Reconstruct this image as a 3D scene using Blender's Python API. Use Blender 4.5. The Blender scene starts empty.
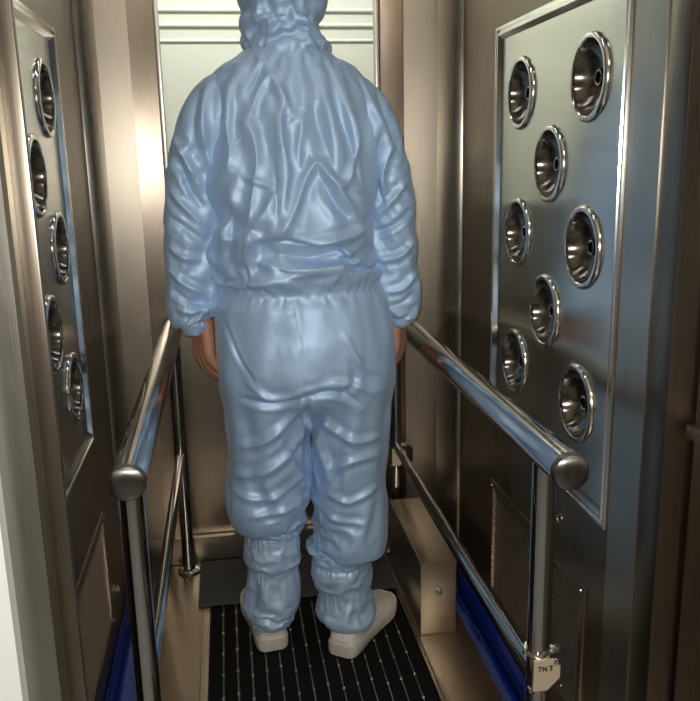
import bpy, bmesh, math, random
import numpy as np
from mathutils import Vector, Matrix, noise
random.seed(7)
C = bpy.context.scene.collection
SC = bpy.context.scene
PI = math.pi

# ------------------------------------------------------------------ helpers
def obj(name, bm, mat, parent=None, smooth=True, loc=None):
    me = bpy.data.meshes.new(name)
    bmesh.ops.recalc_face_normals(bm, faces=bm.faces[:])
    bm.to_mesh(me); bm.free()
    o = bpy.data.objects.new(name, me); C.objects.link(o)
    for m in (mat if isinstance(mat, (list, tuple)) else [mat]): me.materials.append(m)
    if smooth:
        for p in me.polygons: p.use_smooth = True
        md = o.modifiers.new('edges', 'EDGE_SPLIT'); md.split_angle = math.radians(35)
    if parent: o.parent = parent
    if loc: o.location = loc
    return o
def thing(name, label, cat, loc=(0, 0, 0), rotz=0, group=None):
    o = bpy.data.objects.new(name, None); C.objects.link(o)
    o.empty_display_size = .05
    o.location = loc; o.rotation_euler = (0, 0, rotz); tag(o, label, cat, group)
    return o
def tag(o, label, cat, group=None):
    o['label'] = label; o['category'] = cat
    if group: o['group'] = group
    return o
def struct(name, bm, mat, parent=None, smooth=True):
    o = obj(name, bm, mat, parent, smooth)
    if not parent: o['kind'] = 'structure'
    return o
def dup(root, loc, label, group=None, rotz=None):
    r = root.copy(); C.objects.link(r); r.location = loc; r['label'] = label
    if group: r['group'] = group
    if rotz is not None: r.rotation_euler = (0, 0, rotz)
    for ch in list(root.children):
        c = ch.copy(); C.objects.link(c); c.parent = r
        for g in ch.children:
            d = g.copy(); C.objects.link(d); d.parent = c
    return r
def box(bm, x0, x1, y0, y1, z0, z1, bev=0.0, mi=0):
    t = bmesh.new()
    bmesh.ops.create_cube(t, size=1)
    for v in t.verts:
        v.co = Vector(((x0+x1)/2 + v.co.x*(x1-x0), (y0+y1)/2 + v.co.y*(y1-y0), (z0+z1)/2 + v.co.z*(z1-z0)))
    if bev > 0:
        bmesh.ops.bevel(t, geom=t.edges[:], offset=bev, segments=2, affect='EDGES', profile=.6)
    merge(bm, t, mi)
def merge(bm, t, mi=0):
    mp = {}
    for v in t.verts: mp[v] = bm.verts.new(v.co)
    for f in t.faces:
        try:
            g = bm.faces.new([mp[v] for v in f.verts]); g.material_index = mi or f.material_index
        except ValueError: pass
    t.free()
def tube(bm, pts, r, seg=20, cap=True):
    pts = [Vector(p) for p in pts]; n = len(pts)
    rs = r if isinstance(r, (list, tuple)) else [r]*n
    rings = []; up = None
    for i, p in enumerate(pts):
        d = (pts[min(i+1, n-1)] - pts[max(i-1, 0)]).normalized()
        if up is None:
            up = Vector((0, 0, 1)) if abs(d.z) < .9 else Vector((0, 1, 0))
        a = d.cross(up).normalized(); b = a.cross(d).normalized(); up = b
        rings.append([bm.verts.new(p + (a*math.cos(k*2*PI/seg) + b*math.sin(k*2*PI/seg))*rs[i]) for k in range(seg)])
    for i in range(n-1):
        for k in range(seg):
            bm.faces.new((rings[i][k], rings[i][(k+1) % seg], rings[i+1][(k+1) % seg], rings[i+1][k]))
    if cap:
        bm.faces.new(rings[0][::-1]); bm.faces.new(rings[-1])
def lathe(bm, prof, seg=40, axis='z', at=(0, 0, 0), close=False):
    """prof: (radius, height) pairs; revolved about an axis"""
    rings = []
    for r, h in prof:
        ring = []
        for k in range(seg):
            a = 2*PI*k/seg; c, s = r*math.cos(a), r*math.sin(a)
            p = {'z': (c, s, h), 'x': (h, c, s), 'y': (c, h, s)}[axis]
            ring.append(bm.verts.new(Vector(p) + Vector(at)))
        rings.append(ring)
    for i in range(len(rings)-1):
        for k in range(seg):
            bm.faces.new((rings[i][k], rings[i][(k+1) % seg], rings[i+1][(k+1) % seg], rings[i+1][k]))
    if close:
        bm.faces.new(rings[0]); bm.faces.new(rings[-1])
def loft(bm, rings, seg=36, cap=True, power=2.0):
    """rings: (cx, cy, z, rx, ry)"""
    R = []
    for cx, cy, z, rx, ry in rings:
        ring = []
        for k in range(seg):
            a = 2*PI*k/seg; c, s = math.cos(a), math.sin(a)
            e = 2/power
            ring.append(bm.verts.new((cx + rx*math.copysign(abs(c)**e, c), cy + ry*math.copysign(abs(s)**e, s), z)))
        R.append(ring)
    for i in range(len(R)-1):
        for k in range(seg):
            bm.faces.new((R[i][k], R[i][(k+1) % seg], R[i+1][(k+1) % seg], R[i+1][k]))
    if cap:
        bm.faces.new(R[0][::-1]); bm.faces.new(R[-1])
def resample(rings, n):
    """smooth (catmull-rom) interpolation of loft rings"""
    P = np.array(rings, float); out = []
    m = len(P)
    for j in range(n):
        t = j/(n-1)*(m-1); i = min(int(t), m-2); u = t-i
        p0, p1, p2, p3 = P[max(i-1, 0)], P[i], P[i+1], P[min(i+2, m-1)]
        out.append(tuple(.5*((2*p1) + (-p0+p2)*u + (2*p0-5*p1+4*p2-p3)*u*u + (-p0+3*p1-3*p2+p3)*u**3)))
    return out

# ------------------------------------------------------------------ materials
def base(name, color, rough=.5, metal=0., **kw):
    m = bpy.data.materials.new(name); m.use_nodes = True
    b = m.node_tree.nodes['Principled BSDF']
    b.inputs['Base Color'].default_value = (*color, 1); b.inputs['Roughness'].default_value = rough
    b.inputs['Metallic'].default_value = metal
    for k, v in kw.items(): b.inputs[k.replace('_', ' ')].default_value = v
    return m, m.node_tree, b
def noise_tex(nt, scale, stretch=(1, 1, 1), detail=3, rough=.5):
    tc = nt.nodes.new('ShaderNodeTexCoord'); mp = nt.nodes.new('ShaderNodeMapping')
    mp.inputs['Scale'].default_value = stretch
    n = nt.nodes.new('ShaderNodeTexNoise'); n.inputs['Scale'].default_value = scale
    n.inputs['Detail'].default_value = detail; n.inputs['Roughness'].default_value = rough
    nt.links.new(tc.outputs['Object'], mp.inputs['Vector']); nt.links.new(mp.outputs[0], n.inputs['Vector'])
    return n
def ramp(nt, src, stops):
    r = nt.nodes.new('ShaderNodeValToRGB')
    el = r.color_ramp.elements
    while len(el) < len(stops): el.new(.5)
    for e, (p, c) in zip(el, stops):
        e.position = p; e.color = (*c, 1) if len(c) == 3 else c
    nt.links.new(src, r.inputs[0]); return r
def bump(nt, b, src, strength, dist=.01, prev=None):
    n = nt.nodes.new('ShaderNodeBump'); n.inputs['Strength'].default_value = strength
    n.inputs['Distance'].default_value = dist
    nt.links.new(src, n.inputs['Height'])
    if prev: nt.links.new(prev.outputs[0], n.inputs['Normal'])
    nt.links.new(n.outputs[0], b.inputs['Normal']); return n
def steel(name, color, r0, r1, stretch=(160, 160, 1.2), wavy=.15, smear=.25, aniso=.8):
    """brushed sheet: fine grain drawn along one axis, soft smears, gently buckled sheet"""
    m, nt, b = base(name, color, .3, 1.)
    g = noise_tex(nt, 6, stretch, 4, .6)
    s = noise_tex(nt, 3.2, (1, 1, .6), 4, .6)
    mx = nt.nodes.new('ShaderNodeMix'); mx.data_type = 'FLOAT'
    mx.inputs[0].default_value = .5
    nt.links.new(g.outputs[0], mx.inputs[2]); nt.links.new(s.outputs[0], mx.inputs[3])
    rr = nt.nodes.new('ShaderNodeMapRange'); rr.inputs[1].default_value = .35; rr.inputs[2].default_value = .65
    rr.inputs[3].default_value = r0; rr.inputs[4].default_value = r1
    nt.links.new(mx.outputs[0], rr.inputs[0]); nt.links.new(rr.outputs[0], b.inputs['Roughness'])
    d = tuple(c*(1-smear) for c in color)
    cr = ramp(nt, mx.outputs[0], [(.35, d), (.65, color)]); nt.links.new(cr.outputs[0], b.inputs['Base Color'])
    ge = nt.nodes.new('ShaderNodeNewGeometry'); cr2 = nt.nodes.new('ShaderNodeVectorMath'); cr2.operation = 'CROSS_PRODUCT'
    cr2.inputs[1].default_value = (.02, .02, 1)
    nt.links.new(ge.outputs['True Normal'], cr2.inputs[0]); nt.links.new(cr2.outputs[0], b.inputs['Tangent'])
    b.inputs['Anisotropic'].default_value = aniso
    w = noise_tex(nt, 2.0, (1, 1, .7), 1, .4)
    b1 = bump(nt, b, w.outputs[0], wavy, .02)
    bump(nt, b, g.outputs[0], .035, .002, b1)
    return m
M = {}
M['steel'] = steel('brushed_steel', (.60, .545, .46), .22, .40)
M['frame_steel'] = steel('frame_steel', (.46, .38, .30), .26, .38, (160, 160, 1.2), .12, .2, .6)
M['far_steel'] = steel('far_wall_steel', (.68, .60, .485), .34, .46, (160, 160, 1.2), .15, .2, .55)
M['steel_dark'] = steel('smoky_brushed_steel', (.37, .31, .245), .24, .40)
M['steel_plate'] = steel('nozzle_plate_steel', (.82, .82, .76), .14, .22, (140, 140, 1.2), .08, .08, .65)
M['nozzle_strip'] = steel('strip_steel', (.50, .49, .44), .26, .36, (140, 140, 1.2), .10, .1, .4)
M['steel_floor'] = steel('floor_steel', (.48, .40, .31), .25, .45, (160, 2, 160), .2)
M['steel_box'] = steel('box_steel', (.66, .58, .47), .28, .42, (60, 3, 60), .1)
M['chrome'] = base('polished_chrome', (.72, .70, .67), .07, 1.)[0]
M['chrome_flange'] = base('flange_chrome', (.80, .79, .76), .14, 1.)[0]
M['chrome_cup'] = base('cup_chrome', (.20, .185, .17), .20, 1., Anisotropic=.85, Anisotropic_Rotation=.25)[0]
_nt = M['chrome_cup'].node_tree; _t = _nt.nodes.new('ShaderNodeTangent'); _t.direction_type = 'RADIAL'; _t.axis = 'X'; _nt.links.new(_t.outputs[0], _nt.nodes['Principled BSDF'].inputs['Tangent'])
M['jet'] = base('jet_chrome', (.42, .38, .34), .15, 1.)[0]
M['rail'] = base('rail_polished_steel', (.48, .48, .48), .09, 1.)[0]
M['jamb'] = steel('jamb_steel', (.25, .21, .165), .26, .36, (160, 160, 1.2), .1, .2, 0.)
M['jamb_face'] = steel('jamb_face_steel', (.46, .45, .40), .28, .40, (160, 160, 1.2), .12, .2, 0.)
M['cap'] = steel('rail_cap_steel', (.24, .23, .22), .25, .4, (30, 3, 3), .02)
M['louvre'] = base('louvre_steel', (.50, .43, .36), .42, 1.)[0]
M['void'] = base('dark_interior', (.012, .011, .010), .8)[0]
M['rubber'] = base('black_rubber', (.005, .005, .005), .8, 0., Specular_IOR_Level=.2)[0]
M['alu'] = base('aluminium_wire', (.62, .60, .55), .35, 1.)[0]
M['white_paint'] = base('white_panel', (.90, .91, .90), .45)[0]
M['beyond'] = base('pale_green_panel', (.68, .67, .63), .35)[0]
M['ridge'] = base('glossy_ridge', (.62, .61, .57), .16)[0]
M['room_rear'] = base('rear_room_wall', (.20, .17, .13), .6)[0]
M['room_grey'] = base('grey_room_wall', (.44, .38, .29), .6)[0]
M['beyond_dark'] = base('grey_green_panel', (.40, .45, .38), .5)[0]
M['epoxy'] = base('grey_epoxy_floor', (.20, .20, .19), .35)[0]
m, nt, b = base('grey_mat', (.055, .052, .050), .75)
n = noise_tex(nt, 400, (1, 1, 1), 2); bump(nt, b, n.outputs[0], .3, .002); M['mat'] = m
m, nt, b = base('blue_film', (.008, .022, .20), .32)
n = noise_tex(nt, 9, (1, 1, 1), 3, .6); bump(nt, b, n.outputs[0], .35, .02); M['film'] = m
m, nt, b = base('blue_film_lit_fold', (.05, .085, .27), .42)  # lighter copy of the film; light on the floor fold put into its colour
n = noise_tex(nt, 7, (1, 1, 1), 3, .6); bump(nt, b, n.outputs[0], .4, .02); M['film_lit_fold'] = m
m = bpy.data.materials.new('door_glass'); m.use_nodes = True; nt = m.node_tree; nt.nodes.remove(nt.nodes['Principled BSDF'])
_tr = nt.nodes.new('ShaderNodeBsdfTransparent'); _tr.inputs[0].default_value = (.92, .95, .92, 1)
_gl = nt.nodes.new('ShaderNodeBsdfGlossy'); _gl.inputs['Roughness'].default_value = .02
_fr = nt.nodes.new('ShaderNodeFresnel'); _fr.inputs[0].default_value = 1.5; _mx = nt.nodes.new('ShaderNodeMixShader')
nt.links.new(_fr.outputs[0], _mx.inputs[0]); nt.links.new(_tr.outputs[0], _mx.inputs[1]); nt.links.new(_gl.outputs[0], _mx.inputs[2])
nt.links.new(_mx.outputs[0], nt.nodes['Material Output'].inputs[0]); M['glass'] = m
m, nt, b = base('green_lens', (.02, .30, .10), .12, 0., Coat_Weight=1.); M['green'] = m
M['ink'] = base('dark_ink', (.03, .02, .02), .6)[0]
M['tag_plate'] = base('bracket_steel', (.78, .66, .50), .45, .6)[0]
m, nt, b = base('lamp_diffuser', (.9, .9, .9), .4)
b.inputs['Emission Color'].default_value = (1, .96, .88, 1); b.inputs['Emission Strength'].default_value = 10; M['lamp'] = m

# ------------------------------------------------------------------ fixed dimensions (floor z=0, camera z=1.25)
L, Rr = -.325, .622            # inner faces of the two side walls
DY = 2.36                     # plane of the far door
NY = 1.12                      # near doorway plane
CZ = 2.12                     # chamber ceiling
PT = .05                      # top of the sole-cleaner platform
# ================================================================== SETTING
b = bmesh.new(); box(b, -1.7, 1.9, -2.0, 4.2, -.06, 0); struct('floor', b, M['epoxy'])
b = bmesh.new(); box(b, L-.2, Rr+.2, NY, DY+.06, CZ, CZ+.06); struct('ceiling', b, M['steel'])
def wall_with_holes(x0, x1, holes):
    """side wall from NY to DY with rectangular openings (y0,y1,z0,z1), all openings share one y span list"""
    b = bmesh.new()
    ys = sorted({NY, DY} | {h[0] for h in holes} | {h[1] for h in holes})
    zs = sorted({0, CZ} | {h[2] for h in holes} | {h[3] for h in holes})
    xf = x0
    for i in range(len(ys)-1):
        for j in range(len(zs)-1):
            ym, zm = (ys[i]+ys[i+1])/2, (zs[j]+zs[j+1])/2
            if any(h[0] < ym < h[1] and h[2] < zm < h[3] for h in holes): continue
            box(b, x0, x1, ys[i], ys[i+1], zs[j], zs[j+1])
    # weld the tiles into one sheet: drop inner faces
    bmesh.ops.remove_doubles(b, verts=b.verts[:], dist=1e-5)
    seen = {}
    for f in b.faces: seen.setdefault(tuple(round(c, 4) for c in f.calc_center_median()), []).append(f)
    bmesh.ops.delete(b, geom=[f for fs in seen.values() if len(fs) > 1 for f in fs], context='FACES')
    return b
RP = (1.225, 1.857, .615, 1.526)     # right nozzle panel y0 y1 z0 z1
LP = (1.272, 1.838, .640, 1.522)
RV = (1.295, 1.825, .17, .465)     # louvred vents
LV = (1.335, 1.855, .17, .448)
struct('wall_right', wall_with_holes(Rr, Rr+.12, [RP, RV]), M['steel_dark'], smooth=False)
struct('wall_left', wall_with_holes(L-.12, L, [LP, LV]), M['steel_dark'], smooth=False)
b = bmesh.new(); box(b, Rr+.13, Rr+.14, NY, DY, 0, CZ); box(b, L-.14, L-.13, NY, DY, 0, CZ)
struct('trim_1', b, M['void'], smooth=False)
# far wall around the door
DX0, DX1 = -.225, .517
b = bmesh.new()
box(b, L-.12, DX0, DY-.012, DY+.05, 0, CZ); box(b, DX0, DX1, DY-.012, DY+.05, 2.0, CZ)
box(b, DX1, Rr+.12, DY-.012, DY+.05, 0, CZ)
struct('wall_far', b, M['far_steel'], smooth=False)
b = bmesh.new(); box(b, Rr-.0015, Rr, NY+.002, RP[0]-.008, .10, CZ); struct('trim_11', b, M['nozzle_strip'], smooth=False)
# rounded corner columns on both side walls
for nm, xw, sg, y0, y1 in (('trim_2', Rr, -1, 2.12, 2.335), ('trim_3', L, 1, 2.12, 2.335)):
    b = bmesh.new(); n = 16; rows = []
    for k in range(n+1):
        a = PI*k/n
        rows.append((xw + sg*.030*math.sin(a)**.8 - sg*.002, (y0+y1)/2 - (y1-y0)/2*math.cos(a)))
    lo = [b.verts.new((x, y, .002)) for x, y in rows]; hi = [b.verts.new((x, y, CZ)) for x, y in rows]
    for k in range(n): b.faces.new((lo[k], lo[k+1], hi[k+1], hi[k]))
    b.faces.new(lo); b.faces.new(hi)
    struct(nm, b, M['steel'])
# door: frame, glazed leaf
d = thing('door_1', '', '', (0, 0, 0)); del d['label']; del d['category']; d['kind'] = 'structure'
b = bmesh.new()
box(b, DX0, -.158, DY+.004, DY+.05, 0, 2.0)
for v in b.verts:
    if v.co.y < DY+.02: v.co.y = DY-.010 + (v.co.x-DX0)/.067*.0065       # splayed face
box(b, .453, DX1, DY-.004, DY+.05, 0, 2.0, .003)
box(b, -.158, .453, DY-.004, DY+.05, 1.95, 2.0, .003)
obj('door_frame', b, M['frame_steel'], d)
b = bmesh.new(); box(b, -.156, .451, DY+.008, DY+.045, .138, 1.10, .003); obj('kick_panel', b, M['far_steel'], d)
b = bmesh.new()
box(b, -.156, -.146, DY+.006, DY+.045, 1.10, 1.95, .002); box(b, .441, .451, DY+.006, DY+.045, 1.10, 1.95, .002)
box(b, -.146, .441, DY+.006, DY+.045, 1.10, 1.112, .002); box(b, -.146, .441, DY+.006, DY+.045, 1.938, 1.95, .002)
obj('window_frame', b, M['alu'], d)
b = bmesh.new(); box(b, -.146, .441, DY+.022, DY+.030, 1.112, 1.938); obj('pane', b, M['glass'], d, smooth=False)
b = bmesh.new(); box(b, L, Rr, 2.345, DY+.05, .0, .135, .002); struct('trim_4', b, M['steel_box'])   # threshold
# room beyond the glass
b = bmesh.new(); box(b, -1.6, 1.8, 3.45, 3.5, 0, 2.5); struct('wall_beyond', b, M['beyond'], smooth=False)
for k, zz in enumerate((1.713, 1.770, 1.826)):
    b = bmesh.new(); tube(b, [(-1.6, 3.452, zz), (1.8, 3.452, zz)], (.008, .010, .010)[k], 20); struct('trim_%d' % (5, 6, 10)[k], b, M['ridge'])
b = bmesh.new(); box(b, -1.65, -1.6, DY+.05, 3.5, 0, 2.5); box(b, 1.8, 1.85, DY+.05, 3.5, 0, 2.5)
struct('wall_beyond_sides', b, M['beyond'], smooth=False)
b = bmesh.new(); box(b, -1.65, 1.85, DY+.06, 3.5, 2.5, 2.55); struct('ceiling_beyond', b, M['white_paint'], smooth=False)
# near doorway: left jamb (folded steel), white wall, right jamb, open glazed leaf
b = bmesh.new()
box(b, -.266, -.239, 1.100, 1.114, 0, CZ, .002)
box(b, -.325, -.262, 1.114, 1.128, 0, CZ, .002)
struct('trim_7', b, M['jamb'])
b = bmesh.new()
pr = [(-.309, 1.072), (-.267, 1.072), (-.262, 1.077), (-.262, 1.120), (-.345, 1.120), (-.345, 1.082)]
lo = [b.verts.new((x, y, 0)) for x, y in pr]; hi = [b.verts.new((x, y, CZ)) for x, y in pr]
for k in range(6): b.faces.new((lo[k], lo[(k+1) % 6], hi[(k+1) % 6], hi[k]))
b.faces.new(lo); b.faces.new(hi)
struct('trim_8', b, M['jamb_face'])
b = bmesh.new(); box(b, -1.7, -.311, 1.045, 1.075, 0, 2.6); box(b, .80, 1.9, 1.045, 1.075, 0, 2.6); box(b, -.307, .80, 1.045, 1.075, CZ, 2.6)
struct('wall_white', b, M['white_paint'], smooth=False)
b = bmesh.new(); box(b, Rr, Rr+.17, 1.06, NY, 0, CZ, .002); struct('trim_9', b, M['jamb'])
b = bmesh.new()
box(b, -1.75, -1.7, -2.0, 1.06, 0, 2.6); box(b, 1.9, 1.95, -2.0, 1.06, 0, 2.6)
struct('wall_near_room', b, M['room_grey'], smooth=False)
b = bmesh.new(); box(b, -1.75, 1.95, -2.05, -2.0, 0, 2.6); struct('wall_rear', b, M['room_rear'], smooth=False)
b = bmesh.new(); box(b, -1.75, 1.95, -2.05, 1.06, 2.6, 2.65); struct('ceiling_near_room', b, M['room_grey'], smooth=False)
d = thing('door_2', '', '', (0, 0, 0)); del d['label']; del d['category']; d['kind'] = 'structure'
b = bmesh.new(); box(b, .662, .700, .28, 1.05, .02, .865, .003); box(b, .662, .700, .28, .38, .865, 1.95, .003)
box(b, .662, .700, 1.038, 1.05, .865, 1.95, .003); box(b, .662, .700, .38, 1.038, 1.85, 1.95, .003)
box(b, .645, .662, .32, 1.045, .845, .865, .003)
obj('door_leaf', b, M['steel_dark'], d)
b = bmesh.new(); box(b, .677, .683, .38, 1.038, .865, 1.85); obj('pane', b, M['glass'], d, smooth=False)

# ================================================================== NOZZLE PANELS
def panel(name, label, x, sg, P, cols, rows):
    """x wall face, sg = +1 when the wall lies to +x. local build in world coords"""
    y0, y1, z0, z1 = P
    t = thing(name, label, 'panel', (x, (y0+y1)/2, z0))
    ox, oy, oz = t.location
    # plate with round openings where nozzles sit
    xp = x + sg*.004
    b = bmesh.new()
    ce = [.0]*0
    hy, h = .0805, .072
    ys = [y0+.004] + [cols[0]-hy] + [(p+q)/2 for p, q in zip(cols, cols[1:])] + [cols[-1]+hy, y1-.004]
    zs = [z0+.004, rows[0]-h] + [(p+q)/2 for p, q in zip(rows, rows[1:])] + [rows[-1]+h] + [z1-.004]
    holes = []
    for i in range(len(ys)-1):
        for j in range(len(zs)-1):
            a0, a1, c0, c1 = ys[i], ys[i+1], zs[j], zs[j+1]
            hole = 1 <= i <= len(cols) and 1 <= j <= len(rows) and ((i-1) + (j-1)) % 2 == 0
            if not hole:
                q = [(a0, c0), (a1, c0), (a1, c1), (a0, c1)]
                b.faces.new([b.verts.new((xp-ox, p-oy, s-oz)) for p, s in q])
            else:
                cy, cz = cols[i-1], rows[j-1]; holes.append((cy, cz)); n = 48
                cv = []; sv = []
                for k in range(n):
                    a = 2*PI*(k+.5)/n; ca, sa = math.cos(a), math.sin(a)
                    m_ = min((a1-cy if ca > 0 else cy-a0)/max(abs(ca), 1e-6), (c1-cz if sa > 0 else cz-c0)/max(abs(sa), 1e-6))
                    cv.append(b.verts.new((xp-ox, cy+.0645*ca-oy, cz+.0645*sa-oz)))
                    sv.append(b.verts.new((xp-ox, cy+m_*ca-oy, cz+m_*sa-oz)))
                for k in range(n): b.faces.new((cv[k], cv[(k+1) % n], sv[(k+1) % n], sv[k]))
                for py in (a0, a1):
                    for pz in (c0, c1):
                        v = b.verts.new((xp-ox, py-oy, pz-oz))
                        near = sorted(sv, key=lambda w: (w.co-v.co).length)[:2]
                        b.faces.new((v, near[0], near[1]))
    pl = obj('plate', b, M['steel_plate'], t, smooth=False)
    # raised mitred border with a fine double lip
    b = bmesh.new(); w = .028
    def border(w0, w1, xa, xb):
        o = [(y0+w0, z0+w0), (y1-w0, z0+w0), (y1-w0, z1-w0), (y0+w0, z1-w0)]
        q = [(y0+w1, z0+w1), (y1-w1, z0+w1), (y1-w1, z1-w1), (y0+w1, z1-w1)]
        for k in range(4):
            (p0, p1), (r0, r1) = (o[k], o[(k+1) % 4]), (q[k], q[(k+1) % 4])
            V = lambda xx, yz: b.verts.new((xx-ox, yz[0]-oy, yz[1]-oz))
            b.faces.new((V(xa, p0), V(xa, p1), V(xb, r1), V(xb, r0)))
    f = x - sg*.0
    border(0, .002, f+sg*.004, f-sg*.005); border(.002, .008, f-sg*.005, f-sg*.005); border(.008, .010, f-sg*.005, f-sg*.001)
    border(.010, .013, f-sg*.001, f-sg*.001); border(.013, .015, f-sg*.001, f-sg*.005); border(.015, .019, f-sg*.005, f-sg*.005)
    border(.019, w, f-sg*.005, f+sg*.0035)
    obj('border', b, M['chrome_flange'], t, smooth=False)
    return t, holes
Rcols = [1.376, 1.541, 1.706]; Rrows = [.800 + .144*k for k in range(5)]
Lcols = [1.405, 1.556, 1.706]; Lrows = Rrows
tR, hR = panel('nozzle_panel', 'framed steel plate carrying the round nozzles on the right wall', Rr, 1, RP, Rcols, Rrows)
tL, hL = panel('nozzle_panel', 'framed steel plate carrying the round nozzles on the left wall', L, -1, LP, Lcols, Lrows)
GR, GL = 'round air nozzles in the plate on the right wall', 'round air nozzles in the plate on the left wall'
def make_nozzle(label, loc, rotz, group):
    t = thing('air_nozzle', label, 'air nozzle', loc, rotz, group)          # local +x points into the wall
    b = bmesh.new()
    lathe(b, [(.0635, .008), (.0628, .002), (.0630, -.0015), (.0645, -.0030), (.0680, -.0034), (.0712, -.0027), (.0736, -.0005), (.0745, .0035)], 72, 'x')
    obj('flange', b, M['chrome_flange'], t)
    b = bmesh.new()
    lathe(b, [(.0632, .002), (.0622, .006), (.0600, .012), (.0555, .0195), (.049, .0265), (.040, .033), (.030, .0375), (.021, .0395), (.0125, .040)], 72, 'x')
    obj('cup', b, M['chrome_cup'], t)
    b = bmesh.new()
    lathe(b, [(.0165, .0395), (.0150, .034), (.0140, .024), (.0145, .0205), (.0140, .0175), (.0120, .0165), (.0100, .0175), (.0095, .022), (.0092, .06), (.0001, .06)], 36, 'x')
    obj('jet', b, M['jet'], t)
    b = bmesh.new(); lathe(b, [(.0091, .030), (.0001, .030)], 24, 'x'); obj('bore', b, M['void'], t)
    return t
def pos_label(side, c, r):
    rowname = ['bottom', 'second from bottom', 'middle', 'second from top', 'top'][r]
    colname = {0: 'near', 1: 'middle', 2: 'far'}[c]
    w = 'right' if side > 0 else 'left'
    if c == 1:
        up = 'upper' if r == 3 else 'lower'
        if side < 0: return f'{up} of the two left wall air nozzles just past the near door jamb'
        return f'{up} of the two round chrome nozzles down the middle of the {w} wall plate'
    hn = {0: 'lowest', 2: 'middle', 4: 'highest'}[r]
    if side < 0 and c == 0: return f'{hn} left wall air nozzle tucked behind the near door jamb'
    e = 'edge by the camera' if c == 0 else 'edge towards the door'
    return f'{hn} round chrome nozzle along the {w} wall plate\'s {e}'
proto = None
for (side, x, cols, holes, g) in ((1, Rr, Rcols, hR, GR), (-1, L, Lcols, hL, GL)):
    for cy, cz in holes:
        c = min(range(3), key=lambda k: abs(cols[k]-cy)); r = min(range(5), key=lambda k: abs(Rrows[k]-cz))
        lab = pos_label(side, c, r); loc = (x, cy, cz); rz = 0 if side > 0 else PI
        if proto is None: proto = make_nozzle(lab, loc, rz, g)
        else: dup(proto, loc, lab, g, rz)

# ================================================================== LOUVRED VENTS, PORTS
def vent(label, x, sg, P):
    y0, y1, z0, z1 = P
    t = thing('return_air_vent', label, 'vent', (x, (y0+y1)/2, z0)); ox, oy, oz = t.location
    b = bmesh.new(); w = .012
    for a in ((y0-.006, y0+w, z0-.006, z1+.006), (y1-w, y1+.006, z0-.006, z1+.006), (y0+w, y1-w, z0-.006, z0+w), (y0+w, y1-w, z1-w, z1+.006)):
        xa, xb = sorted((x-sg*.005, x+sg*.012)); box(b, xa-ox, xb-ox, a[0]-oy, a[1]-oy, a[2]-oz, a[3]-oz, .0015)
    obj('vent_frame', b, M['steel_dark'], t)
    b = bmesh.new(); n = 25
    for k in range(n):
        z = z0+w+(z1-z0-2*w)*(k+.5)/n; q = .0026
        pts = [(x-sg*.002, z-.0018), (x-sg*.0025, z+.0012), (x+sg*.002, z+.0022), (x+sg*.002, z-.0010)]
        lo = [b.verts.new((p-ox, y0+w-oy, s-oz)) for p, s in pts]; hi = [b.verts.new((p-ox, y1-w-oy, s-oz)) for p, s in pts]
        for i in range(4): b.faces.new((lo[i], lo[(i+1) % 4], hi[(i+1) % 4], hi[i]))
    obj('louvre_mesh', b, M['louvre'], t, smooth=False)
    b = bmesh.new(); xa, xb = sorted((x+sg*.03, x+sg*.035)); box(b, xa-ox, xb-ox, y0-oy, y1-oy, z0-oz, z1-oz)
    obj('filter', b, M['void'], t, smooth=False)
    for y in (y0+.006, y1-.006):
        for z in (z0+.006, z1-.006):
            b = bmesh.new(); lathe(b, [(.0001, -.0085), (.0025, -.008), (.0035, -.005)], 12, 'x')
            for v in b.verts: v.co = Vector((v.co.x*sg, v.co.y+y-oy, v.co.z+z-oz))
            obj('screw', b, M['chrome'], t)
vent('louvred return air grille low on the right wall behind the post', Rr, 1, RV)
vent('louvred return air grille low on the left wall by the doorway', L, -1, LV)
t = thing('wall_port', 'small dark round port in the right wall above the grille', 'port', (Rr, 1.42, .550))
b = bmesh.new(); lathe(b, [(.013, .002), (.0125, -.002), (.009, -.003), (.008, .0), (.0075, .012)], 28, 'x'); obj('rim', b, M['steel_dark'], t)
b = bmesh.new(); lathe(b, [(.0078, -.0005), (.0001, -.0005)], 24, 'x'); obj('socket', b, M['void'], t)
t = thing('wall_stud', 'small shiny round stud low on the left wall above blue film', 'stud', (L, 1.915, .220))
b = bmesh.new(); lathe(b, [(.0001, .016), (.008, .015), (.011, .010), (.009, .004), (.012, .0)], 28, 'x'); obj('stud_head', b, M['chrome'], t)
b = bmesh.new(); lathe(b, [(.012, .002), (.016, .0015), (.017, .0)], 28, 'x'); obj('washer', b, M['steel'], t)

# ================================================================== SOLE CLEANER: platform, grating, mat, handrails, box
t = thing('sole_cleaner', 'low brown steel platform with black ribbed brush mat under the person', 'shoe sole cleaner', (.15, 1.8, 0))
def W(bm, x0, x1, y0, y1, z0, z1, bev=0): box(bm, x0-.15, x1-.15, y0-1.8, y1-1.8, z0, z1, bev)
GX0, GX1, GY0, GY1 = -.098, .425, .80, 2.10
b = bmesh.new()
W(b, -.225, GX0-.020, .76, 2.342, .0, .050, .002); W(b, GX1+.010, .566, .76, 2.342, .0, .050, .002)
W(b, GX0-.020, GX1+.010, .76, GY0, .0, .050, .002); W(b, GX0-.020, GX1+.010, GY1, 2.342, .0, .049)
W(b, GX0-.020, GX1+.010, GY0, GY1, .0, .012)
obj('deck', b, M['steel_floor'], t)
b = bmesh.new(); W(b, GX0-.020, GX0, GY0, GY1, .010, .050, .002); obj('edge_strip', b, M['steel_box'], t)
b = bmesh.new(); W(b, GX1, GX1+.010, GY0, GY1, .010, .050, .002); obj('edge_strip', b, M['steel_floor'], t)
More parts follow.
